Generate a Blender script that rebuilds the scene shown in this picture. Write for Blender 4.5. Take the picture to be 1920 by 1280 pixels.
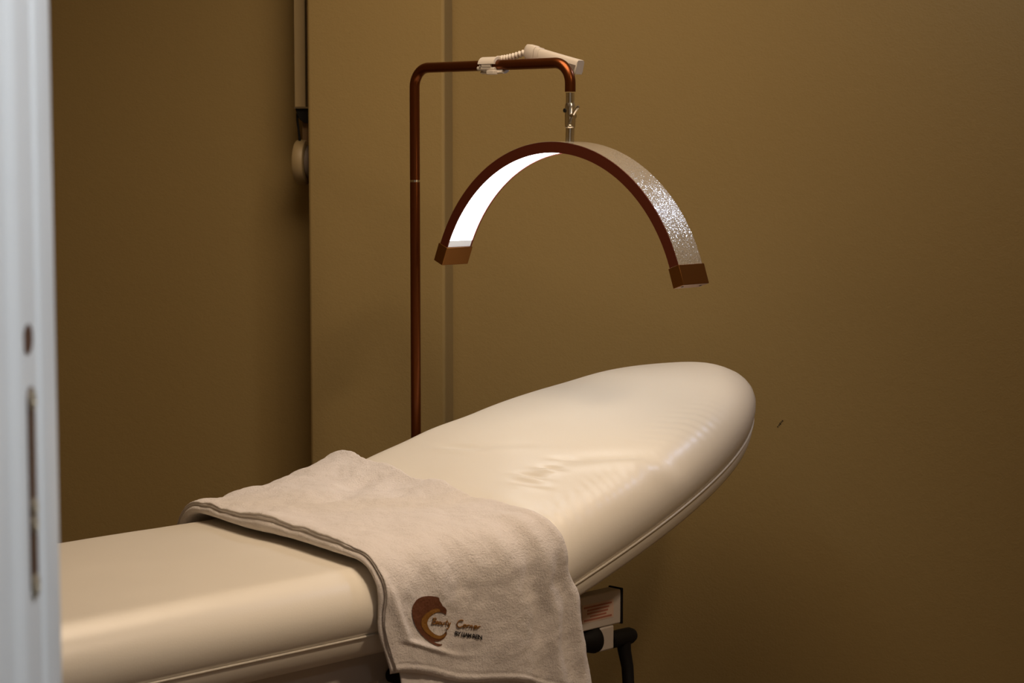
import bpy, bmesh, math, random
from math import sin, cos, tan, pi, radians, sqrt, atan2, hypot, exp
from mathutils import Vector, Matrix, noise
from mathutils.bvhtree import BVHTree
random.seed(7)
S = bpy.context.scene
C = S.collection
for o in list(bpy.data.objects): bpy.data.objects.remove(o)

# ------------------------------------------------------------------ camera
cd = bpy.data.cameras.new('camera'); cam = bpy.data.objects.new('camera', cd); C.objects.link(cam)
cam.location = (0, 0, 1.40)
cam.rotation_euler = (radians(90) - math.atan(367/4000), 0, 0)
cd.sensor_width = 36; cd.lens = 75; cd.clip_start = .05
cd.dof.use_dof = True; cd.dof.focus_distance = 4.25; cd.dof.aperture_fstop = 9
S.camera = cam
S.view_settings.view_transform = 'Standard'; S.view_settings.look = 'None'
S.view_settings.gamma = 1; S.view_settings.use_curve_mapping = False
S.view_settings.exposure = 0.0
# ------------------------------------------------------------------ world, lights
w = bpy.data.worlds.new('world'); S.world = w; w.use_nodes = True
w.node_tree.nodes['Background'].inputs[0].default_value = (.6, .55, .5, 1)
w.node_tree.nodes['Background'].inputs[1].default_value = .02

def area(name, loc, target, size, power, col, sy=None, spread=None):
    l = bpy.data.lights.new(name, 'AREA'); l.energy = power; l.color = col
    l.size = size
    if sy: l.shape = 'RECTANGLE'; l.size_y = sy
    else: l.shape = 'DISK'
    if spread: l.spread = radians(spread)
    o = bpy.data.objects.new(name, l); C.objects.link(o); o.location = loc
    o.rotation_euler = (Vector(target) - Vector(loc)).to_track_quat('-Z', 'Y').to_euler()
    return o
area('ceiling_lamp_light', (-0.05, 3.85, 2.48), (-0.05, 3.85, 0), 1.1, 20.5, (1, .775, .55))
area('near_side_fill_light', (1.0, 2.6, 2.48), (-0.30, 3.3, 0.45), .30, 9.5, (1, .77, .55), spread=92)  # added warm fill that brightens the bed's near side and the hanging towel
area('ceiling_spot_light', (1.42, 4.70, 2.44), (0.4, 4.2, 1.2), .13, 4.5, (.55, .68, 1))
area('hallway_light', (0.48, 1.0, 2.42), (-0.33, 1.45, 1.3), .4, 22, (.93, .96, 1))

# ------------------------------------------------------------------ materials
def lin(c):
    c /= 255.
    return c/12.92 if c <= .04045 else ((c+.055)/1.055)**2.4
def rgb(r, g, b): return (lin(r), lin(g), lin(b), 1)
def mat(name, col, rough=.6, metal=0, bump=None, spec=.5, coat=0, var=None, sheen=0, emit=None):
    """bump = list of (scale, strength, detail); var = (scale, amount)"""
    m = bpy.data.materials.new(name); m.use_nodes = True
    nt = m.node_tree; N = nt.nodes; L = nt.links; b = N['Principled BSDF']
    b.inputs['Base Color'].default_value = col
    b.inputs['Roughness'].default_value = rough; b.inputs['Metallic'].default_value = metal
    b.inputs['Specular IOR Level'].default_value = spec
    b.inputs['Coat Weight'].default_value = coat
    b.inputs['Sheen Weight'].default_value = sheen
    if emit:
        b.inputs['Emission Color'].default_value = emit[0]; b.inputs['Emission Strength'].default_value = emit[1]
    tc = N.new('ShaderNodeTexCoord')
    prev = None
    for sc, st, det in (bump or []):
        n = N.new('ShaderNodeTexNoise'); n.inputs['Scale'].default_value = sc; n.inputs['Detail'].default_value = det
        L.new(tc.outputs['Object'], n.inputs['Vector'])
        bp = N.new('ShaderNodeBump'); bp.inputs['Strength'].default_value = st; bp.inputs['Distance'].default_value = .002
        L.new(n.outputs['Fac'], bp.inputs['Height'])
        if prev: L.new(prev.outputs[0], bp.inputs['Normal'])
        prev = bp
    if prev: L.new(prev.outputs[0], b.inputs['Normal'])
    if var:
        n = N.new('ShaderNodeTexNoise'); n.inputs['Scale'].default_value = var[0]; n.inputs['Detail'].default_value = 5
        L.new(tc.outputs['Object'], n.inputs['Vector'])
        mx = N.new('ShaderNodeMix'); mx.data_type = 'RGBA'
        mx.inputs[6].default_value = tuple(c*(1-var[1]) for c in col[:3]) + (1,)
        mx.inputs[7].default_value = tuple(min(1, c*(1+var[1])) for c in col[:3]) + (1,)
        L.new(n.outputs['Fac'], mx.inputs[0]); L.new(mx.outputs[2], b.inputs['Base Color'])
    return m
WALL = (.34, .240, .094, 1)
M = dict(
    wall=mat('beige_plaster', WALL, .75, bump=[(55, .28, 4), (220, .22, 3)], spec=.25, var=(1.3, .03)),
    ceil=mat('ceiling_white', (.7, .66, .58, 1), .9),
    floor=mat('floor_vinyl', (.11, .07, .04, 1), .5, var=(6, .2)),
    hall=mat('hall_paint', (.7, .7, .7, 1), .9),
    frame=mat('white_door_paint', (.74, .76, .77, 1), .38, bump=[(30, .1, 3)], var=(14, .03)),
    vinyl=mat('cream_leatherette', (.79, .735, .64, 1), .34, bump=[(420, .10, 4), (28, .05, 2)], spec=.6, var=(3, .015)),
    vinyl_low=mat('cream_leatherette_underside', (.62, .54, .40, 1), .5, bump=[(420, .1, 4)]),
    towel=mat('terry_cloth', (.83, .765, .725, 1), .95, bump=[(800, .8, 3), (260, .8, 4), (75, .4, 3)], spec=.1, sheen=.25, var=(60, .045)),
    copper=mat('copper_lacquer', (.17, .046, .010, 1), .30, .9, bump=[(900, .03, 2)], coat=.1),
    archside=mat('copper_brown_side', (.13, .025, .010, 1), .5, .55),
    cap=mat('bronze_cap', (.20, .078, .014, 1), .38, .85, bump=[(1200, .04, 2)]),
    chrome=mat('chrome', (.92, .88, .80, 1), .20, 1),
    steel=mat('steel', (.70, .66, .58, 1), .25, 1),
    plastic=mat('white_plastic', (.60, .54, .47, 1), .45),
    greyp=mat('grey_plastic', (.20, .16, .13, 1), .5),
    black=mat('black_plastic', (.008, .007, .006, 1), .65, spec=.2),
    beam=mat('white_powder_coat', (.55, .49, .44, 1), .5),
    label=mat('label_sticker', (.62, .45, .36, 1), .6),
    red=mat('red_print', (.40, .15, .10, 1), .6),
    brown=mat('brown_embroidery', (.135, .040, .010, 1), .8, bump=[(1500, .4, 2)]),
    gold=mat('golden_embroidery', (.27, .115, .012, 1), .75, bump=[(1500, .4, 2)]),
    ink=mat('black_embroidery', (.012, .008, .008, 1), .85),
    led=mat('led_diffuser', (.9, .9, .9, 1), .5, emit=((.93, .97, 1, 1), 6.5)),
    ledend=mat('led_diffuser_end', (.75, .75, .72, 1), .5, emit=((.9, .93, 1, 1), .22)),
    slot=mat('strike_bronze', (.11, .06, .04, 1), .45, .5),
    hole=mat('raw_wood_hole', (.075, .026, .006, 1), .9),
    brass=mat('brass_screw', (.55, .50, .38, 1), .4, .8),
    strapc=mat('beige_duct', (.32, .235, .115, 1), .5),
    strap=mat('strap_web', (.20, .12, .05, 1), .9),
    scuff=mat('scuff', (.05, .03, .01, 1), .9),
)
def glitter():
    m = bpy.data.materials.new('silver_glitter'); m.use_nodes = True
    nt = m.node_tree; N = nt.nodes; L = nt.links; b = N['Principled BSDF']
    tc = N.new('ShaderNodeTexCoord'); v = N.new('ShaderNodeTexVoronoi'); v.inputs['Scale'].default_value = 750
    L.new(tc.outputs['Object'], v.inputs['Vector'])
    geo = N.new('ShaderNodeNewGeometry')
    sub = N.new('ShaderNodeVectorMath'); sub.operation = 'SUBTRACT'; sub.inputs[1].default_value = (.5, .5, .5)
    L.new(v.outputs['Color'], sub.inputs[0])
    sc = N.new('ShaderNodeVectorMath'); sc.operation = 'SCALE'; sc.inputs['Scale'].default_value = .42
    L.new(sub.outputs[0], sc.inputs[0])
    ad = N.new('ShaderNodeVectorMath'); ad.operation = 'ADD'
    L.new(geo.outputs['Normal'], ad.inputs[0]); L.new(sc.outputs[0], ad.inputs[1])
    nm = N.new('ShaderNodeVectorMath'); nm.operation = 'NORMALIZE'; L.new(ad.outputs[0], nm.inputs[0])
    L.new(nm.outputs[0], b.inputs['Normal'])
    b.inputs['Base Color'].default_value = (.66, .60, .50, 1); b.inputs['Metallic'].default_value = .55
    b.inputs['Roughness'].default_value = .22; b.inputs['Coat Weight'].default_value = .7; b.inputs['Coat Roughness'].default_value = .13
    return m
M['glitter'] = glitter()

# ------------------------------------------------------------------ helpers
class MB:
    def __init__(s): s.v = []; s.f = []
    def add(s, vs, fs):
        k = len(s.v); s.v += [tuple(p) for p in vs]; s.f += [tuple(i+k for i in f) for f in fs]
    def box(s, a, b, T=None):
        x0, y0, z0 = a; x1, y1, z1 = b
        vs = [Vector(p) for p in ((x0,y0,z0),(x1,y0,z0),(x1,y1,z0),(x0,y1,z0),(x0,y0,z1),(x1,y0,z1),(x1,y1,z1),(x0,y1,z1))]
        if T: vs = [T @ p for p in vs]
        s.add(vs, [(3,2,1,0),(4,5,6,7),(0,1,5,4),(1,2,6,5),(2,3,7,6),(3,0,4,7)])
    def tube(s, pts, r, seg=20, cap=True):
        pts = [Vector(p) for p in pts]; n = len(pts)
        rs = r if isinstance(r, (list, tuple)) else [r]*n
        t0 = (pts[1]-pts[0]).normalized(); a = t0.orthogonal().normalized()
        vs = []; 
        for i in range(n):
            t = (pts[min(i+1, n-1)]-pts[max(i-1, 0)]).normalized()
            a = (a - t*a.dot(t)).normalized(); b = t.cross(a)
            vs += [pts[i] + (a*cos(2*pi*k/seg) + b*sin(2*pi*k/seg))*rs[i] for k in range(seg)]
        fs = [(i*seg+k, i*seg+(k+1)%seg, (i+1)*seg+(k+1)%seg, (i+1)*seg+k) for i in range(n-1) for k in range(seg)]
        if cap: fs += [tuple(range(seg))[::-1], tuple((n-1)*seg+k for k in range(seg))]
        s.add(vs, fs)
    def lathe(s, prof, origin, axis, seg=28):
        """prof: (distance along axis, radius)"""
        o = Vector(origin); ax = Vector(axis).normalized(); a = ax.orthogonal().normalized(); b = ax.cross(a)
        vs = [o + ax*h + (a*cos(2*pi*k/seg)+b*sin(2*pi*k/seg))*max(r, 1e-5) for h, r in prof for k in range(seg)]
        n = len(prof)
        fs = [(i*seg+k, i*seg+(k+1)%seg, (i+1)*seg+(k+1)%seg, (i+1)*seg+k) for i in range(n-1) for k in range(seg)]
        fs += [tuple(range(seg))[::-1], tuple((n-1)*seg+k for k in range(seg))]
        s.add(vs, fs)
    def prism(s, poly, z0, z1):
        n = len(poly)
        s.add([(x, y, z0) for x, y in poly]+[(x, y, z1) for x, y in poly],
              [tuple(range(n))[::-1], tuple(range(n, 2*n))] + [(i, (i+1) % n, n+(i+1) % n, n+i) for i in range(n)])
    def build(s, name, m, parent=None, smooth=None, base=None, bevel=None, keepn=False):
        me = bpy.data.meshes.new(name)
        off = Vector(base) if base else Vector((0, 0, 0))
        me.from_pydata([tuple(Vector(p)-off) for p in s.v], [], s.f); me.update()
        if not keepn:
            bm = bmesh.new(); bm.from_mesh(me); bmesh.ops.recalc_face_normals(bm, faces=bm.faces); bm.to_mesh(me); bm.free()
        me.materials.append(m)
        o = bpy.data.objects.new(name, me); C.objects.link(o)
        if smooth is not None:
            for p in me.polygons: p.use_smooth = True
            if smooth: me.set_sharp_from_angle(angle=radians(smooth))
        if bevel:
            b = o.modifiers.new('bevel', 'BEVEL'); b.width = bevel; b.segments = 3; b.limit_method = 'ANGLE'; b.angle_limit = radians(40)
            for p in me.polygons: p.use_smooth = True
            me.set_sharp_from_angle(angle=radians(50))
        if parent: o.parent = parent
        elif base: o.location = base
        return o
def empty(name, loc, rz=0, label=None, cat=None, kind=None):
    o = bpy.data.objects.new(name, None); C.objects.link(o); o.location = loc; o.rotation_euler = (0, 0, rz)
    o.empty_display_size = .05
    if label: o['label'] = label
    if cat: o['category'] = cat
    if kind: o['kind'] = kind
    return o
def struct(mb, name, m, parent=None, **k):
    o = mb.build(name, m, parent, **k)
    if not parent: o['kind'] = 'structure'
    return o

# ------------------------------------------------------------------ room shell
PH = radians(10)
t2 = Vector((cos(PH), -sin(PH))); b2 = Vector((sin(PH), cos(PH)))
cl = Vector((-.4850, 5.085)); cr = Vector((-.1585, 5.028))      # pier front edges
bc = cr + b2*.095                                               # inner corner pier / back wall
nl = cl + b2*.16                                                # inner corner niche / pier
H = 2.5
XL, XR, YF = -2.3, 1.75, 1.56
def hit_x(p, x): return p + t2*((x-p.x)/t2.x)
br_ = hit_x(bc, XR); bl_ = hit_x(nl, XL)
def wallslab(name, p, q, out, m=M['wall'], z0=0, z1=H):
    mb = MB(); o = Vector(out)
    mb.prism([tuple(p), tuple(q), tuple(q+o), tuple(p+o)], z0, z1); return struct(mb, name, m)
bw = wallslab('wall_back', bc, br_ + t2*.15, b2*.15)
wallslab('wall_back_niche', bl_ - t2*.15, nl + t2*.02, b2*.15)
mb = MB()
mb.prism([tuple(cl), tuple(cr), tuple(cr + b2*.40), tuple(cl + b2*.40)], 0, H)
struct(mb, 'wall_pier', M['wall'], bevel=.007)
wallslab('wall_left', Vector((XL, YF)), Vector((XL, bl_.y)), (-.12, 0))
wallslab('wall_right', Vector((XR, YF)), Vector((XR, br_.y)), (.12, 0))
# wall between hallway and room, with the door opening (x -.33 .. .52)
mb = MB()
mb.box((XL-.12, 1.375, 0), (-.375, YF, H)); mb.box((.565, 1.375, 0), (XR+.12, YF, H)); mb.box((-.375, 1.375, 2.08), (.565, YF, H))
struct(mb, 'wall_front', M['wall'])
mb = MB(); mb.box((XL-.15, -1.0, -.1), (XR+.15, 6.0, 0)); struct(mb, 'floor', M['floor'])
mb = MB(); mb.box((XL-.15, -1.0, H), (XR+.15, 6.0, H+.1)); struct(mb, 'ceiling', M['ceil'])
mb = MB(); mb.box((-1.5, -.9, 0), (-1.4, 1.375, H)); struct(mb, 'wall_hall_left', M['hall'])
mb = MB(); mb.box((1.4, -.9, 0), (1.5, 1.375, H)); struct(mb, 'wall_hall_right', M['hall'])
mb = MB(); mb.box((-1.5, -1.0, 0), (1.5, -.9, H)); struct(mb, 'wall_hall_rear', M['hall'])
def base(name, p, q):
    mb = MB(); o = -b2*.012; mb.prism([tuple(p), tuple(q), tuple(q+o), tuple(p+o)], 0, .06); struct(mb, name, M['ceil'])
base('baseboard_back', bc, br_); base('baseboard_niche', bl_, nl)
# small dark scuff on the back wall, right of the bed head
mb = MB()
fp = bc + t2*((.632 - bc.x)/t2.x)
for k, (dx, z) in enumerate([(-.006, .741), (-.003, .745), (0, .7475), (.002, .752), (.005, .755), (-.001, .749)]):
    c = fp + t2*dx - b2*.0004
    a = .9 + .35*((k*37) % 5)/5
    ring = [(c.x + t2.x*.0018*a*cos(q), c.y + t2.y*.0018*a*cos(q), z+.0022*sin(q)) for q in [i*pi/3 for i in range(6)]]
    mb.add(ring, [tuple(range(6))])
mb.build('scuff_mark', M['scuff'], bw)

# ------------------------------------------------------------------ door frame, left edge of the picture
dr = empty('door_1', (-.36, 1.46, 0), kind='structure')
DB = (-.36, 1.46, 0)
prof = [(-.44, 1.335), (-.36, 1.335), (-.336, 1.345), (-.333, 1.372)]
prof += [(-.333, 1.395)]
prof += [(-.333 + .006*sin(pi*k/10), 1.402 + .036*k/10) for k in range(11)]   # bead
prof += [(-.3325, 1.446), (-.3325, 1.484), (-.3345, 1.4855), (-.3345, 1.4885), (-.331, 1.4915)]
prof += [(-.330, 1.500), (-.3295, 1.530)]
prof += [(-.3295 - .014*(1-cos(q)), 1.530 + .020*sin(q)) for q in [radians(a) for a in (18, 36, 54, 72, 90)]]
prof += [(-.37, 1.552), (-.37, 1.580), (-.44, 1.580)]
mb = MB(); mb.prism(prof, 0, 2.08)
struct(mb, 'jamb', M['frame'], dr, base=DB, smooth=35)
mb = MB(); mb.prism([(.44+.19-x-.02, y) for x, y in [(p[0]+.0, p[1]) for p in prof]][::-1], 0, 2.08)
rj = [(.19 - x, y) for x, y in prof]
mb = MB(); mb.prism(rj, 0, 2.08); struct(mb, 'jamb', M['frame'], dr, base=DB, smooth=35)
mb = MB(); mb.box((-.44, 1.335, 2.04), (.63, 1.58, 2.12)); struct(mb, 'head_jamb', M['frame'], dr, base=DB)
def zpx(y, Y): # height of picture row y at distance Y
    return 1.40 + Y*math.tan(-math.atan(367/4000) + math.atan((640-y)/4000))
Ys = 1.4605; XJ = -.3325
sp = MB(); z1, z0 = zpx(724, Ys), zpx(1112, Ys)
pl = []
for a in range(9): q = pi*a/8; pl.append((.0095*cos(q), z1-.0095+.0095*sin(q)))
for a in range(9): q = pi+pi*a/8; pl.append((.0095*cos(q), z0+.0095+.0095*sin(q)))
n = len(pl)
sp.add([(XJ+.0002, Ys+y, z) for y, z in pl]+[(XJ+.0016, Ys+y, z) for y, z in pl],
       [tuple(range(n)), tuple(range(n, 2*n))]+[(i, (i+1) % n, n+(i+1) % n, n+i) for i in range(n)])
plate = sp.build('strike_plate', M['slot'], dr, base=DB)
for yy, rr in ((751, .0080), (951, .0070), (983, .0070), (1097, .0085)):
    s_ = MB(); s_.lathe([(0, rr), (.0012, rr), (.0022, rr*.7), (.0023, rr*.25), (.0015, rr*.2)], (XJ+.0014, Ys, zpx(yy, Ys)), (1, 0, 0), 20)
    s_.build('screw', M['brass'], plate, base=DB, smooth=40)
# bolt hole: oval recess with a lining
h_ = MB(); zc = zpx(635, Ys)
ring = [(.0145*cos(2*pi*k/24), .0105*sin(2*pi*k/24)) for k in range(24)]
h_.add([(XJ+.0006, Ys-.003+y, zc+z) for y, z in ring]+[(XJ+.0004, Ys-.003+y*.8, zc+z*.85) for y, z in ring],
       [(k, (k+1) % 24, 24+(k+1) % 24, 24+k) for k in range(24)] + [tuple(24+k for k in range(24))])
h_.build('bolt_hole', M['hole'], dr, base=DB)

# ------------------------------------------------------------------ roller shutter strap guide on the side of the pier
def P(wd, bd, z):     # out from the pier's left side (towards -t), bd behind its front edge
    p = cl - t2*wd + b2*bd; return (p.x, p.y, z)
gb = P(.03, .08, 1.30)
g = empty('shutter_strap_winder', gb, 0, 'beige shutter strap duct with a round winder below, at the left edge of the pier', 'shutter winder')
def pbox(mb, w0, w1, b0, b1, z0, z1):
    v = [P(x, y, z) for z in (z0, z1) for x, y in ((w0, b0), (w1, b0), (w1, b1), (w0, b1))]
    mb.add(v, [(3,2,1,0),(4,5,6,7),(0,1,5,4),(1,2,6,5),(2,3,7,6),(3,0,4,7)])
mb = MB(); pbox(mb, .017, .0445, .045, .085, 1.492, 2.48); mb.build('duct', M['strapc'], g, base=gb, bevel=.002)
mb = MB(); pbox(mb, .002, .0140, .050, .080, 1.492, 2.48); mb.build('backing_rail', M['strap'], g, base=gb)
mb = MB(); pbox(mb, .004, .0455, .043, .088, 1.4885, 1.4925); mb.build('duct_end_trim', M['steel'], g, base=gb)
mb = MB()
vs = [P(x, y, z) for y in (.05, .085) for x, z in ((.002, 1.4885), (.044, 1.4885), (.040, 1.474), (.033, 1.462), (.022, 1.454), (.002, 1.452))]
mb.add(vs, [tuple(range(6)), tuple(range(6, 12))]+[(i, (i+1) % 6, 6+(i+1) % 6, 6+i) for i in range(6)])
mb.build('guide_block', M['black'], g, base=gb, bevel=.0015)
mb = MB(); mb.tube([P(.041, .06, 1.478), P(.042, .06, 1.462), P(.039, .06, 1.44), P(.036, .06, 1.41)], [.0035, .003, .0026, .003], 10); mb.build('cord', M['black'], g, base=gb, smooth=40)
mb = MB(); pbox(mb, .006, .031, .066, .069, 1.40, 1.46); mb.build('strap', M['strap'], g, base=gb)
mb = MB()
tt = Vector((t2.x, t2.y, 0))
mb.lathe([(-.020, .046), (-.0215, .0525), (-.0235, .054), (-.043, .054), (-.0465, .052), (-.048, .046), (-.0485, .0)], P(0, .075, 1.3605), tt, 48)
mb.build('winder_case', M['strapc'], g, base=gb, smooth=40)
mb = MB(); mb.lathe([(-.001, .040), (-.019, .040)], P(0, .075, 1.3605), tt, 40)
mb.build('winder_mount', M['greyp'], g, base=gb, smooth=40)

# ------------------------------------------------------------------ bed frame of reference: x along the bed to the head, -y is "v" (towards camera side), z up
TH = radians(44.5)
uW = Vector((sin(TH), cos(TH), 0)); nW = Vector((uW.y, -uW.x, 0))
VC = -2.96
RZ = atan2(uW.y, uW.x)
def W(s, v, z=0): return uW*s + nW*(v+VC) + Vector((0, 0, z))
def bedthing(name, s, v, z, label, cat):
    e = empty(name, W(s, v, z), RZ, label, cat); e['_o'] = (s, -v, z); return e
def bb(e): return tuple(e['_o'])
def L(s, v, z): return Vector((s, -v, z))

bed = bedthing('treatment_bed', 1.75, 0, 0, 'cream leatherette treatment bed with its rounded backrest raised under the arch lamp', 'treatment bed')
B0 = bb(bed)
HS, AL = 2.72, radians(17)
ZP = .58
dv = Vector((cos(AL), 0, sin(AL))); Nv = Vector((-sin(AL), 0, cos(AL)))
def creases(d, v, prof):
    """small height offsets of the backrest cover"""
    z = 0
    def ridge(cx, cv, ang, ln, wd, am):
        x = (d-cx)*cos(ang)+(v-cv)*sin(ang); y = -(d-cx)*sin(ang)+(v-cv)*cos(ang)
        return 1.9*am*exp(-(x/ln)**2)*(exp(-(y/wd)**2) - .7*exp(-((y-1.5*wd)/wd)**2))
    z += ridge(.274, .153, 1.42, .026, .0085, -.0040)
    z += ridge(.232, .140, 1.50, .036, .0075, -.0028)
    z += ridge(.318, .148, 1.35, .028, .0080, -.0018)
    z += ridge(.200, .165, 1.45, .045, .0100, -.0015)
    z += ridge(.380, .240, .93, .095, .026, -.0042)      # long soft fold towards the near edge
    z += ridge(.300, -.120, 1.50, .060, .013, -.0026)
    z += ridge(.335, -.02, 1.3, .07, .016, -.0012)
    # fine pleats across the near edge
    g_ = exp(-((v-.300)/.038)**2)
    if g_ > .01:
        ph = noise.noise(Vector((d*9, v*3, 1.7)))*2.2
        fall = 1/(1+exp((d-.52)/.05)) * (1.15-d)
        z += .0008*g_*fall*sin((d*1.0+v*.6)*2*pi/.024 + ph*2.4)
    g2 = exp(-((v-.25)/.05)**2)*exp(-((d-.57)/.09)**2)
    z += .0009*g2*sin((d-v*.3)*2*pi/.028)
    z += .0030*noise.noise(Vector((d*6, v*6, .3)))
    return z
def outline_rect(x0, x1, w, r, n=20, step=.012):
    pts = []
    def seg(a, b):
        k = max(1, int((Vector(b)-Vector(a)).length/step))
        return [tuple(Vector(a).lerp(Vector(b), i/k)) for i in range(k)]
    cs = [(x1-r, w-r, 0), (x0+r, w-r, 90), (x0+r, -w+r, 180), (x1-r, -w+r, 270)]
    for i, (cx, cy, a0) in enumerate(cs):
        arc = [(cx+r*cos(radians(a0+90*k/n)), cy+r*sin(radians(a0+90*k/n))) for k in range(n+1)]
        pts += arc[:-1]
        nx = cs[(i+1) % 4]
        pts += seg(arc[-1], (nx[0]+r*cos(radians(nx[2])), nx[1]+r*sin(radians(nx[2]))))
    return pts
def hw(d):
    if d <= .05: return .345
    q = min(1, (d-.05)/.912)
    return .345*max(0, (1-q**2.6))**(1/1.95)
def outline_back():
    pts = []; r = .05
    n = 220
    # parametric in angle for the pointed round head end
    up = []
    for k in range(n+1):
        a = pi/2*k/n
        q = sin(a)**(1/1.3) if k else 0
        d = .05+.912*q
        up.append((d, hw(d)))
    up[-1] = (.962, 0)
    # resample evenly
    dense = up; L_ = [0]
    for i in range(1, len(dense)): L_.append(L_[-1]+hypot(dense[i][0]-dense[i-1][0], dense[i][1]-dense[i-1][1]))
    m = int(L_[-1]/.0055); res = []; j = 0
    for k in range(m+1):
        t = L_[-1]*k/m
        while j < len(L_)-2 and L_[j+1] < t: j += 1
        f = (t-L_[j])/max(1e-9, L_[j+1]-L_[j]); res.append((dense[j][0]+(dense[j+1][0]-dense[j][0])*f, dense[j][1]+(dense[j+1][1]-dense[j][1])*f))
    top = [p for p in res]
    c = [(-.05+r-r*sin(radians(a)), .345-r+r*cos(radians(a))) for a in range(0, 91, 9)]
    right = top                       # from hinge side to tip (v>0)
    left = [(d, -v) for d, v in reversed(top[:-1])]
    cc = [(d, -v) for d, v in c]      # near hinge, negative side
    st = [(-.05, -.295+.59*k/40) for k in range(1, 40)]
    c2 = [(d, v) for d, v in reversed(c)]
    fl = [(.05-.05*k/6, 0) for k in range(1, 6)]
    return right + left + [(d, -.345) for d, v in fl] + cc + st + c2 + [(d, .345) for d, v in reversed(fl)]
def cushion(out, xa, xb, place, disp=None, thick=.101, crown=.008, inner=26, edge=.07, low=1.0, es=1.0, li=1.0, bul=.0):
    n = len(out); mb = MB()
    ctr = [Vector(p) for p in out]
    nor = []
    for i in range(n):
        t = (ctr[(i+2) % n]-ctr[i-2]).normalized(); nrm = Vector((-t.y, t.x))
        nor.append(nrm)
    area_ = sum(ctr[i].x*ctr[(i+1) % n].y-ctr[(i+1) % n].x*ctr[i].y for i in range(n))
    if area_ < 0: nor = [-q for q in nor]
    k = thick/.101
    prof = [(.09, -.046), (.040, -.046), (.030, -.043), (.022, -.036), (.014, -.026), (.007, -.014), (.0035, -.004), (.0035, .002), (0, .008), (-.003, .022*k), (-.0035, .034*k), (-.001, .048*k), (.004, .060*k), (.011, .071*k),
            (.019, .0795*k), (.028, .0865*k), (.038, .0920*k), (.049, .0962*k), (.060, .099*k), (edge, .1005*k)]
    rings = []
    for ins, h in prof:
        if h < -.01: h *= low; ins *= li
        if ins > 0 and h > .03: ins *= es
        if h > 0: ins -= bul*sin(pi*min(1, h/(thick*.93)))**.8
        rings.append([(ctr[i].x+nor[i].x*ins, ctr[i].y+nor[i].y*ins, h) for i in range(n)])
    last = rings[-1]
    # medial line
    for j in range(1, inner+1):
        t = j/inner; r_ = []
        for i in range(n):
            x, y, h = last[i]
            cx = min(max(x, xa), xb)
            r_.append((x+(cx-x)*t, y*(1-t), h+crown*(1-(1-t)**2)))
        rings.append(r_)
    vs = []
    for ri, r_ in enumerate(rings):
        for x, y, h in r_:
            dz = disp(x, y, 0) if (disp and ri >= 9) else 0
            if disp and ri in (9, 10, 11, 12): dz *= (ri-8)/5
            vs.append(place(x, y, h+dz))
    R_ = len(rings)
    fs = [(r*n+i, r*n+(i+1) % n, (r+1)*n+(i+1) % n, (r+1)*n+i) for r in range(R_-1) for i in range(n)]
    fs.append(tuple(range(n))[::-1])
    mb.add(vs, fs)
    pipe = [place(ctr[i].x-nor[i].x*-.0005, ctr[i].y-nor[i].y*-.0005, -.001) for i in range(n)]
    return mb, pipe
def pipe_mb(pts, r):
    mb = MB(); n = len(pts); seg = 8; vs = []
    for i in range(n):
        t = (pts[(i+1) % n]-pts[i-1]).normalized(); up = Vector((0, 0, 1)); a = (up-t*up.dot(t)).normalized(); b = t.cross(a)
        vs += [pts[i]+(a*cos(2*pi*k/seg)+b*sin(2*pi*k/seg))*r for k in range(seg)]
    mb.add(vs, [(i*seg+k, i*seg+(k+1) % seg, ((i+1) % n)*seg+(k+1) % seg, ((i+1) % n)*seg+k) for i in range(n) for k in range(seg)])
    return mb
def pw(x, pts):
    if x <= pts[0][0]: return pts[0][1]
    for (a, fa), (b, fb) in zip(pts, pts[1:]):
        if x <= b:
            q = (x-a)/(b-a); q = q*q*(3-2*q); return fa+(fb-fa)*q
    return pts[-1][1]
# seat
ZS = .580
seat_place = lambda x, y, h: L(x, y, ZS+h)
def seatdisp(d, v, k): return .0020*noise.noise(Vector((d*5, v*5, 2.3))) + .0006*noise.noise(Vector((d*16, v*16, 5.)))
mb, pp = cushion(outline_rect(.85, 2.665, .315, .055), .95, 2.56, seat_place, seatdisp, thick=.110, es=.62, crown=.006, inner=16, bul=.013)
seat = mb.build('seat_cushion', M['vinyl'], bed, smooth=0, base=B0)
pipe_mb(pp, .0019).build('piping', M['vinyl'], seat, smooth=0, base=B0)
# backrest
HP = Vector((HS, 0, ZP))
def bulge(d): return pw(d, [(-.05, .004), (0, .012), (.15, .026), (.35, .023), (.5, .013), (.75, 0), (.97, -.026)])
def back_place(x, y, h): 
    if h > .03: h += bulge(x)*min(1, (h-.03)/.06)*(.75-.25*y/.35)
    p = HP + dv*x + Nv*h; return L(p.x, y+.018, p.z)
mb, pp = cushion(outline_back(), .12, .74, back_place, creases, thick=.108, crown=.010, inner=56, edge=.075, low=.80, es=.85, li=.45, bul=.008)
backr = mb.build('backrest_cushion', M['vinyl'], bed, smooth=0, base=B0)
pipe_mb(pp, .0022).build('piping', M['vinyl'], backr, smooth=0, base=B0)
# steel frame under the cushions
def fbox(name, s0, s1, v0, v1, z0, z1, m='beam', bev=.003, parent=bed):
    mb = MB(); mb.box((s0, -v1, z0), (s1, -v0, z1)); return mb.build(name, M[m], parent, base=B0, bevel=bev)
fbox('seat_board', .89, 2.63, -.214, .214, .5180, .5338, 'black')
beam_near = fbox('side_rail', .95, 3.062, .217, .250, .482, .512)
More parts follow.
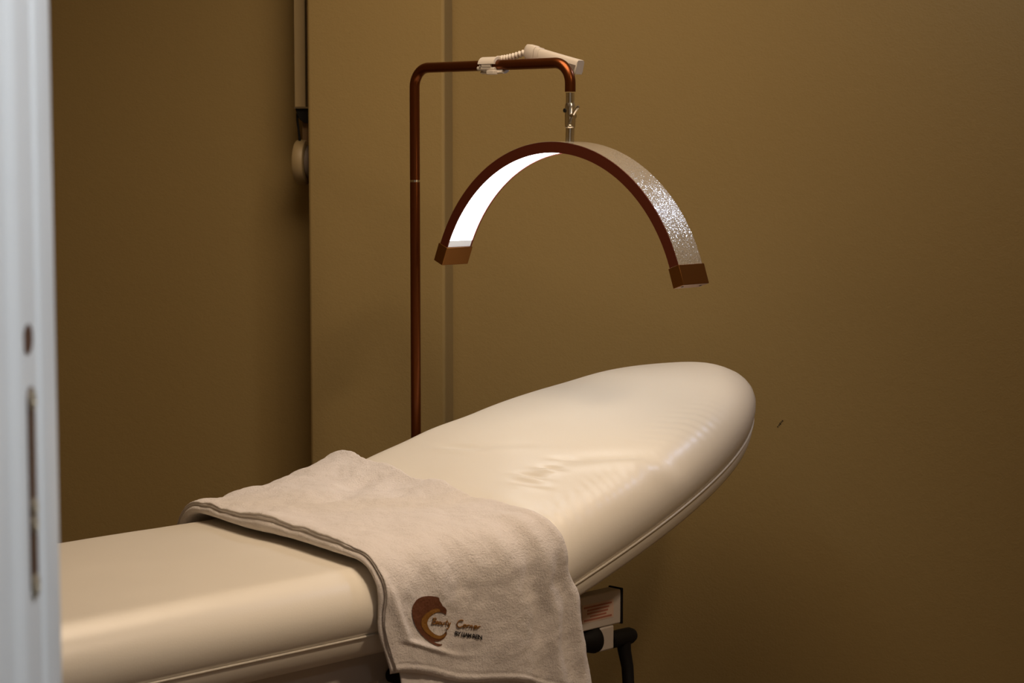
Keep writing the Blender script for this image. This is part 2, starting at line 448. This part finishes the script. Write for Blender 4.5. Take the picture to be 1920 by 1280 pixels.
# the rail rises to its full height beyond the seat board
bpy.data.objects.remove(beam_near)
def rail(v0, v1):
    mb = MB()
    prof_ = [(.95, .476), (3.060, .476), (3.060, .543), (2.70, .543), (2.66, .5332), (.95, .5332)]
    n_ = len(prof_)
    mb.add([L(x, v0, z) for x, z in prof_]+[L(x, v1, z) for x, z in prof_],
           [tuple(range(n_)), tuple(range(n_, 2*n_))]+[(i, (i+1) % n_, n_+(i+1) % n_, n_+i) for i in range(n_)])
    return mb.build('side_rail', M['beam'], bed, base=B0, bevel=.003)
rn = rail(.217, .250); rail(-.250, -.217)
for v0, v1 in ((.216, .2515), (-.2515, -.216)):
    fbox('rail_end_cap', 3.060, 3.0655, v0, v1, .474, .545, 'black', .002)
st = fbox('warning_label', 2.948, 3.038, .250, .2506, .492, .527, 'label', None, rn)
for i, (a_, b_) in enumerate(((.0, 1.0), (.12, .90), (.12, .86), (.22, .80), (.0, 1.0))):
    zz = .5215-i*.0062
    mb = MB(); x0 = 2.953; x1 = 3.032
    mb.box((x0+(x1-x0)*a_, -.2512, zz-.0016), (x0+(x1-x0)*b_, -.2505, zz+.0016)); mb.build('print_line', M['red'], rn, base=B0)
for s_ in (1.15, 1.9, 2.55): fbox('cross_member', s_-.025, s_+.025, -.217, .217, .480, .515)
for s_ in (1.2, 2.45):
    for v_ in (-.234, .234):
        fbox('leg', s_-.025, s_+.025, v_-.0165, v_+.0165, .02, .478)
        mb = MB(); mb.lathe([(0, .028), (.006, .030), (.018, .026), (.021, .018)], L(s_, v_, 0), (0, 0, 1), 20); mb.build('foot', M['black'], bed, smooth=40, base=B0)
for v_ in (-.234, .234): fbox('leg_brace', 1.22, 2.43, v_-.012, v_+.012, .10, .13)
fbox('leg_brace', 1.188, 1.212, -.22, .22, .10, .13); fbox('leg_brace', 2.438, 2.462, -.22, .22, .10, .13)
# backrest carrier under the cushion
def slab_back(name, d0, d1, v0, v1, h0, h1, m='beam'):
    mb = MB(); vs = []
    for h in (h0, h1):
        for d_, v_ in ((d0, v0), (d1, v0), (d1, v1), (d0, v1)): vs.append(back_place(d_, v_-.018, h))
    mb.add(vs, [(3,2,1,0),(4,5,6,7),(0,1,5,4),(1,2,6,5),(2,3,7,6),(3,0,4,7)]); return mb.build(name, M[m], bed, base=B0, bevel=.002)
slab_back('backrest_board', .06, .62, -.22, .22, -.050, -.0372, 'black')
slab_back('backrest_carrier', .02, .50, -.195, -.165, -.074, -.0445)
slab_back('backrest_carrier', .02, .50, .165, .195, -.074, -.0445)
mb = MB(); mb.tube([L(2.74, -.215, .520), L(2.74, .215, .520)], .010, 16); mb.build('hinge_rod', M['steel'], bed, smooth=40, base=B0)
for v_ in (-.18, .18):
    p1 = back_place(.34, v_-.018, -.074)
    mb = MB(); mb.tube([L(3.0, v_, .50), p1], .008, 12); mb.build('support_strut', M['steel'], bed, smooth=40, base=B0)
mb = MB(); mb.tube([L(3.0, -.216, .50), L(3.0, .216, .50)], .008, 12); mb.build('cross_rod', M['steel'], bed, smooth=40, base=B0)
# clamp bracket and black lever at the rail end
fbox('clamp_plate', 2.999, 3.041, .222, .250, .428, .4755, 'beam', .004)
mb = MB()
ax = Vector((1, 0, 0))
mb.lathe([(0, .0115), (.055, .0265), (.060, .0275), (.0655, .0265), (.067, .02)], L(2.932, .236, .4530), ax, 32)
mb.build('clamp_knob', M['black'], bed, smooth=35, base=B0)
lv = MB()
lv.lathe([(0, .013), (.003, .0165), (.030, .0170), (.056, .0165), (.066, .0125), (.069, .005)], L(3.0405, .240, .4435), ax, 28)
hub = lv.build('lever_hub', M['black'], bed, smooth=35, base=B0)
lv = MB(); lv.tube([L(3.078, .240, .440), L(3.079, .243, .415), L(3.080, .250, .385), L(3.073, .259, .35), L(3.060, .268, .31), L(3.050, .272, .285)], [.0150, .0130, .0120, .0115, .0105, .007], 20)
lv.build('lever_handle', M['black'], bed, smooth=35, base=B0)
# same clamp further down the rail, mostly behind the towel
mb = MB(); mb.lathe([(0, .010), (.004, .0135), (.028, .0140), (.034, .010)], L(2.452, .252, .484), (0, -1, 0), 24); mb.build('clamp_knob', M['black'], bed, smooth=35, base=B0)
mb = MB(); mb.tube([L(2.452, .275, .478), L(2.475, .278, .455), L(2.50, .281, .425), L(2.52, .283, .39)], [.012, .014, .015, .011], 16); mb.build('lever_handle', M['black'], bed, smooth=35, base=B0)

# ------------------------------------------------------------------ towel
RC = .064
def zt(s):
    x = (s-2.70)*tan(AL); return .6985 + .5*(x+sqrt(x*x+.036**2)) + pw(s, [(2.66, 0), (2.88, .010)])
def wsup(s): return pw(s, [(2.30, .333), (2.50, .335), (2.66, .376), (3.1, .376)])
def cross(s, t):
    """support surface of bed: point (v,z) and normal (nv,nz) at signed arc length t"""
    w_ = wsup(s); f = w_-RC; at = abs(t); sg = 1 if t >= 0 else -1; z = zt(s)
    if at < f:
        cx = at/f; return t, z+.004*(1-cx*cx), 0, 1
    ph = (at-f)/RC
    if ph < pi/2: return sg*(f+RC*sin(ph)), z-RC*(1-cos(ph)), sg*sin(ph), cos(ph)
    l = (ph-pi/2)*RC
    return sg*(w_+.03*l), z-RC-l, sg*1, .03
def s_left(t): return pw(t, [(-.34, 2.455), (0, 2.395), (.30, 2.362), (.40, 2.358), (.52, 2.388)])
def s_right(t): return pw(t, [(-.34, 2.845), (-.17, 2.800), (0, 2.765), (.20, 2.735), (.31, 2.722), (.42, 2.747), (.50, 2.775), (.70, 2.812)])
tend_l, tend_r = .494, .692
def tend(a): return tend_l+(tend_r-tend_l)*(a**1.4)
TF = -.405                                    # far end
def lumps(a, t):
    s = s_left(t)+(s_right(t)-s_left(t))*a
    top = 1/(1+exp((t-.27)/.03))
    z = .0095*top*noise.noise(Vector((s*9, t*7, 4.1))) + .0052*noise.noise(Vector((s*22, t*17, 1.1))) + .0014*noise.noise(Vector((s*60, t*60, 9.))) + .0006*noise.noise(Vector((s*300, t*300, 3.)))
    # two shallow sags on the top
    def g(cs, ct, ls, lt, am): return am*exp(-((s-cs)/ls)**2-((t-ct)/lt)**2)
    z += g(2.70, -.12, .05, .03, -.009)+g(2.60, -.06, .04, .02, -.008)+g(2.68, .02, .04, .02, -.007)+g(2.56, .05, .03, .015, -.005)+g(2.66, -.03, .03, .02, .004)
    z += g(2.76, .17, .05, .03, -.004)
    # hanging part: diagonal ridge under the emblem and vertical folds to the right
    hg = 1/(1+exp(-(t-.30)/.02))
    if hg > .02:
        l = t-.33
        rl = .0 + l
        rx = 2.352 + (l*.42 if l < .11 else .046+(l-.11)*2.4)
        fade = 1/(1+exp((s-2.50)/.025))
        z += fade*hg*.0070*exp(-((s-rx)/.012)**2) - fade*hg*.0030*exp(-((s-rx-.075)/.065)**2)
        z += hg*.0075*exp(-((a-.86+.10*l)/.045)**2) - hg*.0050*exp(-((a-.76)/.05)**2)*min(1, max(0, (t-.28)/.1))
        z += hg*.0050*exp(-((a-.97)/.03)**2)
        z += hg*.0020*sin(s*34+1.0)*min(1, max(0, l/.15))
    return z
def towel_mesh(a0, a1, t0, t1f, thk, off, NA, NT, seam=True, lump=True):
    mb = MB(); rows = []
    for j in range(NT+1):
        q = j/NT
        row = []
        def pt(a, h, da=0, tt=None):
            t1 = t1f(a); t = t0+(t1-t0)*q
            s = s_left(t)+(s_right(t)-s_left(t))*a + da
            v, z, nv, nz = cross(s, t)
            hh = off+h
            if lump and h > 0: hh += lumps(a, t)*min(1, h/thk(t))
            # hem groove near the bottom
            return L(s, v+nv*hh, z+nz*hh)
        tA = t0+(t1f(a0)-t0)*q; T = thk(tA)
        end = min(1, min(q*NT, (1-q)*NT)/3.0); end = .35+.65*sqrt(end) if end < 1 else 1
        T *= end
        # top surface, left -> right
        for i in range(NA+1):
            a = a0+(a1-a0)*i/NA
            t1 = t1f(a); dd = (1-q)*(t1-t0)
            hem = -.0022*exp(-((dd-.016)/.0022)**2) + (.0010 if dd < .014 else 0) + (.0005*sin(a*700) if dd < .014 else 0)
            e = min(1, i/5, (NA-i)/4); k = .965+.035*sqrt(max(0, 1-(1-e)**2))
            row.append(pt(a, T*k + hem*end))
        # right edge (rounded fold)
        for f, da in ((.82, .0035), (.62, .0055), (.40, .0055), (.18, .0035)): row.append(pt(a1, T*f, da))
        row.append(pt(a1, 0, 0))
        NBt = 14
        for i in range(1, NBt): row.append(pt(a1+(a0-a1)*i/NBt, 0))
        row.append(pt(a0, 0, .004))
        if seam: ed = [(.04, -.004), (.14, -.010), (.28, -.0125), (.42, -.0125), (.55, -.010), (.63, -.006), (.66, -.0052), (.69, -.006), (.75, -.0075), (.80, -.006), (.83, -.0048), (.86, -.0058), (.91, -.006), (.95, -.004)]
        else: ed = [(.2, -.003), (.5, -.005), (.8, -.003)]
        for f, da in ed:
            jit = .0015*noise.noise(Vector((tA*30, f*9, 3)))
            row.append(pt(a0, T*f, da+jit))
        rows.append(row)
    K = len(rows[0]); vs = [p for r in rows for p in r]
    fs = [(j*K+i, j*K+(i+1) % K, (j+1)*K+(i+1) % K, (j+1)*K+i) for j in range(NT) for i in range(K)]
    for j in (0, NT):       # end caps as a strip between top and bottom
        c = len(vs); ctr_ = sum((Vector(rows[j][i]) for i in range(K)), Vector())/K
        n1 = NA+1
        # bridge: pair each top vertex with a linear point on the bottom
        bot = [rows[j][(NA+5+k) % K] for k in range(15)]
        prev_ = None
        for i in range(n1):
            f = 14*(1-i/NA); k = min(13, int(f)); bp = bot[k].lerp(bot[k+1], f-k)
            vs.append(bp)
            if i: fs.append((j*K+i-1, j*K+i, c+i, c+i-1))
    mb.add(vs, fs); return mb
tw = bedthing('towel', 2.62, 0, .69, 'folded pale terry towel with an embroidered brown crescent, draped across the bed', 'towel')
TB = bb(tw)
thk = lambda t: pw(t, [(-.40, .022), (-.25, .029), (.20, .029), (.33, .020), (.50, .014)])
tm = towel_mesh(0, 1, TF, tend, thk, .001, 190, 330)
mo = tm.build('folded_body', M['towel'], tw, smooth=0, base=TB)
inner_end = lambda a: .70
im = towel_mesh(.045, .93, .30, inner_end, lambda t: .005, -.004, 110, 90, seam=False, lump=False)
im.build('inner_layer', M['towel'], tw, smooth=0, base=TB)
bvh = BVHTree.FromPolygons([Vector(p) for p in tm.v], tm.f)

# embroidery: worked in a small flat pattern (1 unit = 1.27 mm across, .93 mm down) and laid onto the cloth
def pat(x, y):        # pattern units -> bed frame (s, z)
    x -= 829; y -= 1162
    return 2.4829+.0012651*x, .58892-.0002037*x-.00092773*y
def lay(x, y, h):
    s, z = pat(x, y)
    hit, nrm, idx, dist = bvh.ray_cast(Vector((s, -.60, z)), Vector((0, 1, 0)))
    if hit is None: return Vector((s, -.37, z))
    return hit + Vector((0, -h, 0))
def inside(x, y, poly):
    c = False; n = len(poly); j = n-1
    for i in range(n):
        xi, yi = poly[i]; xj, yj = poly[j]
        if (yi > y) != (yj > y) and x < (xj-xi)*(y-yi)/(yj-yi)+xi: c = not c
        j = i
    return c
def smoothpoly(p, it=2):
    for _ in range(it):
        q = []
        for i in range(len(p)):
            a = p[i]; b = p[(i+1) % len(p)]
            q += [(a[0]*.75+b[0]*.25, a[1]*.75+b[1]*.25), (a[0]*.25+b[0]*.75, a[1]*.25+b[1]*.75)]
        p = q
    return p
def patch(name, poly, h, m, parent, step=.45):
    xs = [p[0] for p in poly]; ys = [p[1] for p in poly]
    x0, x1, y0, y1 = min(xs), max(xs), min(ys), max(ys)
    nx = int((x1-x0)/step)+1; ny = int((y1-y0)/step)+1
    idx = {}; mb = MB(); vs = []; fs = []
    def vid(i, j):
        if (i, j) not in idx:
            idx[i, j] = len(vs); vs.append(lay(x0+i*step, y0+j*step, h))
        return idx[i, j]
    for j in range(ny):
        for i in range(nx):
            if inside(x0+(i+.5)*step, y0+(j+.5)*step, poly): fs.append((vid(i, j), vid(i+1, j), vid(i+1, j+1), vid(i, j+1)))
    mb.add(vs, fs)
    return mb.build(name, m, parent, smooth=0, base=TB)
c4 = lambda pts: [(750+x/10.665, 1100+y/10.665) for x, y in pts]
crescent = c4([(740,180),(620,160),(480,165),(350,220),(262,330),(225,450),(240,600),(290,740),(370,880),(470,990),(590,1090),(690,1150),(770,1168),(860,1130),(780,1122),(700,1100),(650,1055),(720,1066),(800,1058),(890,1010),(935,930),(930,890),(905,865),(880,920),(820,950),(760,955),(690,925),(620,870),(560,790),(530,700),(540,640),(580,570),(640,510),(700,485),(780,485),(850,498),(905,545),(902,500),(912,440),(870,385),(815,360),(800,310),(755,250),(750,205)])
emb = patch('emblem', smoothpoly(crescent), .0016, M['brown'], mo)
emb['label'] = 'dark brown brush-stroke crescent emblem embroidered on the towel'
gold_streak = c4([(600,425),(700,400),(770,430),(770,475),(680,480),(600,530),(545,610),(525,700),(555,800),(620,880),(700,945),(790,960),(860,945),(900,900),(905,960),(840,1010),(740,1020),(640,990),(540,920),(450,830),(400,720),(420,600),(480,520),(560,470)])
patch('emblem_gold_streak', smoothpoly(gold_streak), .0022, M['gold'], mo)  # inner streak of the crescent, stitched in golden thread
def stroke(mb, pts, wd=1.05, h=.0022):
    # ribbon of thread following the cloth
    d_ = []
    for (x0, y0), (x1, y1) in zip(pts, pts[1:]):
        k = max(1, int(hypot(x1-x0, y1-y0)/.7)); d_ += [(x0+(x1-x0)*i/k, y0+(y1-y0)*i/k) for i in range(k)]
    d_.append(pts[-1])
    P3 = [lay(x, y, h) for x, y in d_]
    if len(P3) > 1: mb.tube(P3, wd*.001, 6)
def arc(cx, cy, rx, ry, a0, a1, n=10): return [(cx+rx*cos(radians(a0+(a1-a0)*k/n)), cy+ry*sin(radians(a0+(a1-a0)*k/n))) for k in range(n+1)]
SL = .13      # the line of writing runs slightly downhill
def T_(pts, ox, oy=1167.5, sh=.22): ox = 815+(ox-815)*.94; return [(ox+x*1.15-sh*y*1.25, oy+y*1.25+(ox+x-815)*SL*.75) for x, y in pts]
B_ = [[(0, 0), (.5, -9)], [(-1, -8)]+arc(2, -6.7, 2.6, 2.2, -100, 90)+[(1.2, -4.6)]+arc(2.2, -2.2, 3.0, 2.4, -90, 120)]
e_ = [[(0, -2), (3, -2.4)]+arc(1.8, -2.2, 1.6, 2.2, -10, -330)]
a_ = [arc(1.8, -2, 1.6, 2, -60, -400, 14)+[(3.3, -3.8), (3.5, -.3), (4.6, -.6)]]
u_ = [[(0, -4), (.2, -1), (1.4, 0), (3, -1), (3.2, -4), (3.3, -.5), (4.4, -.4)]]
t_ = [[(1, -7.5), (1, -.8), (2.4, -.1)], [(-.6, -4.4), (3, -4.6)]]
y_ = [[(0, -4), (.5, -.8), (2.2, -.6), (3.3, -4)], [(3.3, -4), (2.6, 2.5), (.9, 6), (-.6, 5)]]
Cc = [arc(3.6, -4.5, 3.6, 5.6, -50, -330, 16)]
o_ = [arc(1.7, -2, 1.6, 2, -90, 280, 14)+[(3.6, -3.4)]]
r_ = [[(0, -4), (.3, -3), (.2, 0)], [(.3, -2.6), (1.6, -4), (3, -3.8)]]
n_ = [[(0, -4), (.2, 0)], [(.2, -2.6), (1.6, -4), (2.8, -3), (3, 0), (4, -.4)]]
word = MB()
for gl, ox in ((B_, 808), (e_, 815.5), (a_, 821), (u_, 827.5), (t_, 834.5), (y_, 839.5)):
    for s_ in gl: stroke(word, T_(s_, ox))
for gl, ox in ((Cc, 854.5), (o_, 864), (r_, 870), (n_, 875.5), (e_, 882), (r_, 887.5)):
    for s_ in gl: stroke(word, T_(s_, ox), 1.1)
wo = word.build('script_lettering', M['gold'], mo, base=TB, smooth=0)
wo['label'] = 'golden script reading Beauty Corner'
fc = bpy.data.curves.new('small_caps', 'FONT'); fc.body = 'BY LIAM REN'; fc.size = 9.2; fc.offset = .32; fc.align_x = 'LEFT'; fc.space_character = .92; fc.resolution_u = 2
fo = bpy.data.objects.new('small_caps', fc); C.objects.link(fo)
bpy.context.view_layer.update()
me = bpy.data.meshes.new_from_object(fo.evaluated_get(bpy.context.evaluated_depsgraph_get()))
wmax = max(v.co.x for v in me.vertices)
tri = MB()
tri.add([lay(850+v.co.x*41/wmax, 1188.5+(v.co.x*41/wmax)*.15-v.co.y*1.25, .0020) for v in me.vertices], [tuple(p.vertices) for p in me.polygons])
bpy.data.objects.remove(fo); bpy.data.meshes.remove(me)
so = tri.build('small_lettering', M['ink'], mo, base=TB)
so['label'] = 'small black capitals below the golden script'

# ------------------------------------------------------------------ arch lamp
US = 3.163; VP_ = -.4435; ZA = 1.5665; RP = .0110
lamp = bedthing('arch_floor_lamp', US, VP_, 0, 'copper floor lamp with a glowing half-moon arch hanging over the bed head', 'floor lamp')
LB = bb(lamp)
def lpart(mb, name, m, sm=40, parent=lamp, **k): return mb.build(name, M[m], parent, smooth=sm, base=LB, **k)
mb = MB(); mb.lathe([(0, .150), (.004, .155), (.014, .155), (.020, .150), (.023, .06), (.026, .018)], L(US, VP_, 0), (0, 0, 1), 64); lpart(mb, 'base_plate', 'copper')
mb = MB(); mb.tube([L(US, VP_, .024), L(US, VP_, 1.3215)], RP, 32); lpart(mb, 'lower_pole', 'copper')
mb = MB(); mb.tube([L(US, VP_, 1.3213), L(US, VP_, 1.3262)], .0107, 32); lpart(mb, 'joint_ring', 'steel')
pts = [L(US, VP_, 1.3260)]; rb = .042
for k in range(13):
    a = pi/2*k/12; pts.append(L(US, VP_+rb-rb*cos(a), ZA-rb+rb*sin(a)))
for k in range(13):
    a = pi/2*k/12; pts.append(L(US, .016-rb+rb*sin(a), ZA-rb+rb*cos(a)))
pts.append(L(US, .016, 1.508))
mb = MB(); mb.tube(pts, RP, 32); lpart(mb, 'upper_pole', 'copper')
# swivel: chrome tube, housing, wing screw
mb = MB(); VX = .016
mb.lathe([(0, .0092), (.080, .0092)], L(US, VX, 1.506), (0, 0, -1), 32)
lpart(mb, 'swivel_tube', 'chrome')
mb = MB()
mb.lathe([(0, .0094), (.004, .0106), (.009, .0112), (.030, .0112), (.045, .0112), (.049, .0100), (.050, .0094)], L(US, VX, 1.4855), (0, 0, -1), 32)
sj = lpart(mb, 'swivel_joint', 'chrome')
mb = MB(); mb.tube([L(US, VX, 1.437), L(US, VX-.001, 1.404)], .0092, 28); lpart(mb, 'swivel_tube', 'chrome')
mb = MB(); mb.tube([L(US-.0125, VX-.0045, 1.4705), L(US-.0085, VX-.004, 1.4705)], .0042, 14); lpart(mb, 'socket_hole', 'black', parent=sj)
mb = MB()
mb.tube([L(US-.004, VX+.007, 1.460), L(US-.008, VX+.020, 1.459)], [.0055, .0050], 16)
mb.tube([L(US-.008, VX+.012, 1.456), L(US-.010, VX+.022, 1.468), L(US-.011, VX+.032, 1.477), L(US-.011, VX+.034, 1.479)], [.003, .0032, .0036, .002], 12)
mb.tube([L(US-.008, VX+.014, 1.460), L(US-.010, VX+.012, 1.449), L(US-.012, VX+.011, 1.442), L(US-.012, VX+.010, 1.440)], [.003, .0035, .0040, .002], 12)
lpart(mb, 'wing_screw', 'chrome')
# arch: circle in the (v,z) plane
CV, CZ, RO, RI, WD = -.001, 1.0540, .3545, .3318, .0365
def ap(r, deg, w):
    a = radians(deg); return L(US+w, CV+r*sin(a), CZ+r*cos(a))
def arcbox(r0, r1, w0, w1, a0, a1, n=72, closed=True):
    mb = MB(); vs = []
    for k in range(n+1):
        d = a0+(a1-a0)*k/n; vs += [ap(r1, d, w0), ap(r1, d, w1), ap(r0, d, w1), ap(r0, d, w0)]
    fs = [(4*k+i, 4*k+(i+1) % 4, 4*k+4+(i+1) % 4, 4*k+4+i) for k in range(n) for i in range(4)]+[(0, 1, 2, 3), (4*n+3, 4*n+2, 4*n+1, 4*n)]
    mb.add(vs, fs); return mb
A0, A1 = -67.4, 71.0
lpart(arcbox(RI, RO-.0008, -WD, -WD+.0026, A0, A1), 'arch_side', 'archside', 30)
lpart(arcbox(RI, RO-.0008, WD-.0026, WD, A0, A1), 'arch_side', 'archside', 30)
lpart(arcbox(RO-.0040, RO, -WD+.0014, WD-.0014, A0, A1, 110), 'glitter_cover', 'glitter', 30)
lpart(arcbox(RI+.0018, RI+.0045, -WD+.0027, WD-.0027, A0+3.2, A1-2.6), 'led_diffuser', 'led', 30)
lpart(arcbox(RI+.0018, RI+.0045, -WD+.0027, WD-.0027, A0, A0+3.19, 4), 'diffuser_end', 'ledend', 30)
lpart(arcbox(RI+.0018, RI+.0045, -WD+.0027, WD-.0027, A1-2.59, A1, 4), 'diffuser_end', 'ledend', 30)
def cap(deg, sgn):
    mb = MB(); a = radians(deg)
    T = Vector((0, -cos(a), -sin(a)))*sgn   # along the arch, outwards (L flips v)
    Rr = Vector((0, -sin(a), cos(a)))
    c = ap((RO+RI)/2, deg, 0); hw_, hr, ln = .0382, .0138, .0365
    vs = []
    for l in (-.004, ln):
        for x, y in ((-hw_, -hr), (hw_, -hr), (hw_, hr), (-hw_, hr)): vs.append(c+T*l+Vector((x, 0, 0))+Rr*y)
    mb.add(vs, [(3,2,1,0),(4,5,6,7),(0,1,5,4),(1,2,6,5),(2,3,7,6),(3,0,4,7)])
    o = lpart(mb, 'end_cap', 'cap', None, bevel=.0009)
    for x in (-.027, .027):
        m2 = MB(); m2.tube([c+T*(ln-.001)+Vector((x, 0, 0)), c+T*(ln+.0006)+Vector((x, 0, 0))], .0026, 12); lpart(m2, 'screw_hole', 'black', 40, o)
cap(A0, -1); cap(A1, 1)

# ------------------------------------------------------------------ white clip-on gadget on the horizontal arm
clip = bedthing('clip_on_lamp', US, -.205, ZA, 'white plastic clip with a ribbed neck and flat angled head, clamped on the copper arm', 'clip lamp')
CB = bb(clip)
def cpart(mb, name, m='plastic', sm=35, parent=clip, **k): return mb.build(name, M[m], parent, smooth=sm, base=CB, **k)
# jaws: C shaped shell round the arm, open towards the head side
def jaw(v0, v1, a0, a1, r0, r1, n=18):
    mb = MB(); vs = []
    for k in range(n+1):
        a = radians(a0+(a1-a0)*k/n)
        for v_, r in ((v0, r1), (v1, r1), (v1, r0), (v0, r0)): vs.append(L(US+r*cos(a), v_, ZA+r*sin(a)))
    fs = [(4*k+i, 4*k+(i+1) % 4, 4*k+4+(i+1) % 4, 4*k+4+i) for k in range(n) for i in range(4)]+[(0, 1, 2, 3), (4*n+3, 4*n+2, 4*n+1, 4*n)]
    mb.add(vs, fs); return mb
cpart(jaw(-.232, -.186, 20, 172, RP+.0006, RP+.0065), 'upper_jaw')
cpart(jaw(-.222, -.196, 172, 238, RP+.0006, RP+.0055), 'clip_tongue')
cpart(jaw(-.232, -.170, 238, 340, RP+.0006, RP+.0070), 'lower_jaw')
mb = MB(); mb.tube([L(US-.011, -.236, ZA-.006), L(US-.011, -.186, ZA-.009)], .0045, 14); cpart(mb, 'hinge_pin')
mb = MB(); mb.box((US-.020, .183, ZA-.020), (US-.006, .204, ZA-.011)); cpart(mb, 'release_tab', bevel=.0015, sm=None)
mb = MB(); mb.tube([L(US-.0165, -.228, ZA-.003), L(US-.0145, -.226, ZA-.003)], .003, 12); cpart(mb, 'pin_head', 'greyp')
# ribbed neck
pts = []; rs = []
p0, p1, p2 = Vector(L(US+.006, -.197, ZA+.012)), Vector(L(US+.012, -.168, ZA+.012)), Vector(L(US+.026, -.122, ZA+.029))
N_ = 88
for k in range(N_+1):
    t = k/N_; pts.append(p0*(1-t)**2+p1*2*t*(1-t)+p2*t*t); rs.append(.0074 + (.0011*sin(2*pi*t*11) if t > .15 else 0) - .0015*t)
mb = MB(); mb.tube(pts, rs, 16); cpart(mb, 'ribbed_neck', sm=60)
# joint head + body, axis tilted
A_ = Vector(L(US+.026, -.128, ZA+.026)); Bv = Vector(L(US+.034, .000, ZA-.002))
ax_ = (Bv-A_).normalized(); sd = Vector((0, 0, 1)).cross(ax_).normalized(); up_ = ax_.cross(sd)
def blockalong(secs):
    """secs: (distance, half width, up extent, down extent)"""
    mb = MB(); vs = []
    for l, hx, hu, hd in secs:
        for x, y in ((-hx, -hd*.7), (-hx*.8, -hd), (hx*.8, -hd), (hx, -hd*.7), (hx, hu*.6), (hx*.7, hu), (-hx*.7, hu), (-hx, hu*.6)): vs.append(A_+ax_*l+sd*x+up_*y)
    n = len(secs)
    fs = [(k*8+i, k*8+(i+1) % 8, k*8+8+(i+1) % 8, k*8+8+i) for k in range(n-1) for i in range(8)]+[tuple(range(8))[::-1], tuple((n-1)*8+i for i in range(8))]
    mb.add(vs, fs); return mb
cpart(blockalong([(-.006, .006, .010, .006), (0, .010, .0155, .012), (.004, .0115, .0165, .014), (.020, .0120, .0160, .016), (.024, .0115, .0150, .015)]), 'joint_head', bevel=.0008, sm=None)
cpart(blockalong([(.0245, .0112, .0145, .015), (.037, .0112, .0140, .015)]), 'collar', bevel=.0008, sm=None)
cpart(blockalong([(.0375, .0115, .0128, .0145), (.090, .0115, .0112, .017), (.143, .0115, .0098, .0190)]), 'flat_head', bevel=.0004, sm=None)
mb = MB()
c0 = A_+ax_*.131+up_*-.004
for q in ((-.0125,),):
    vs = [c0+sd*sx*.0119+ax_*l+up_*y for sx in (-1, 1) for l, y in ((-.020, .004), (.009, .003), (.006, -.011), (-.008, -.012))]
    mb.add(vs, [(0,1,2,3), (4,5,6,7), (0,1,5,4), (1,2,6,5), (2,3,7,6), (3,0,4,7)])
cpart(mb, 'dark_panel', 'greyp', None)

for o in bpy.data.objects:
    if '_o' in o: del o['_o']
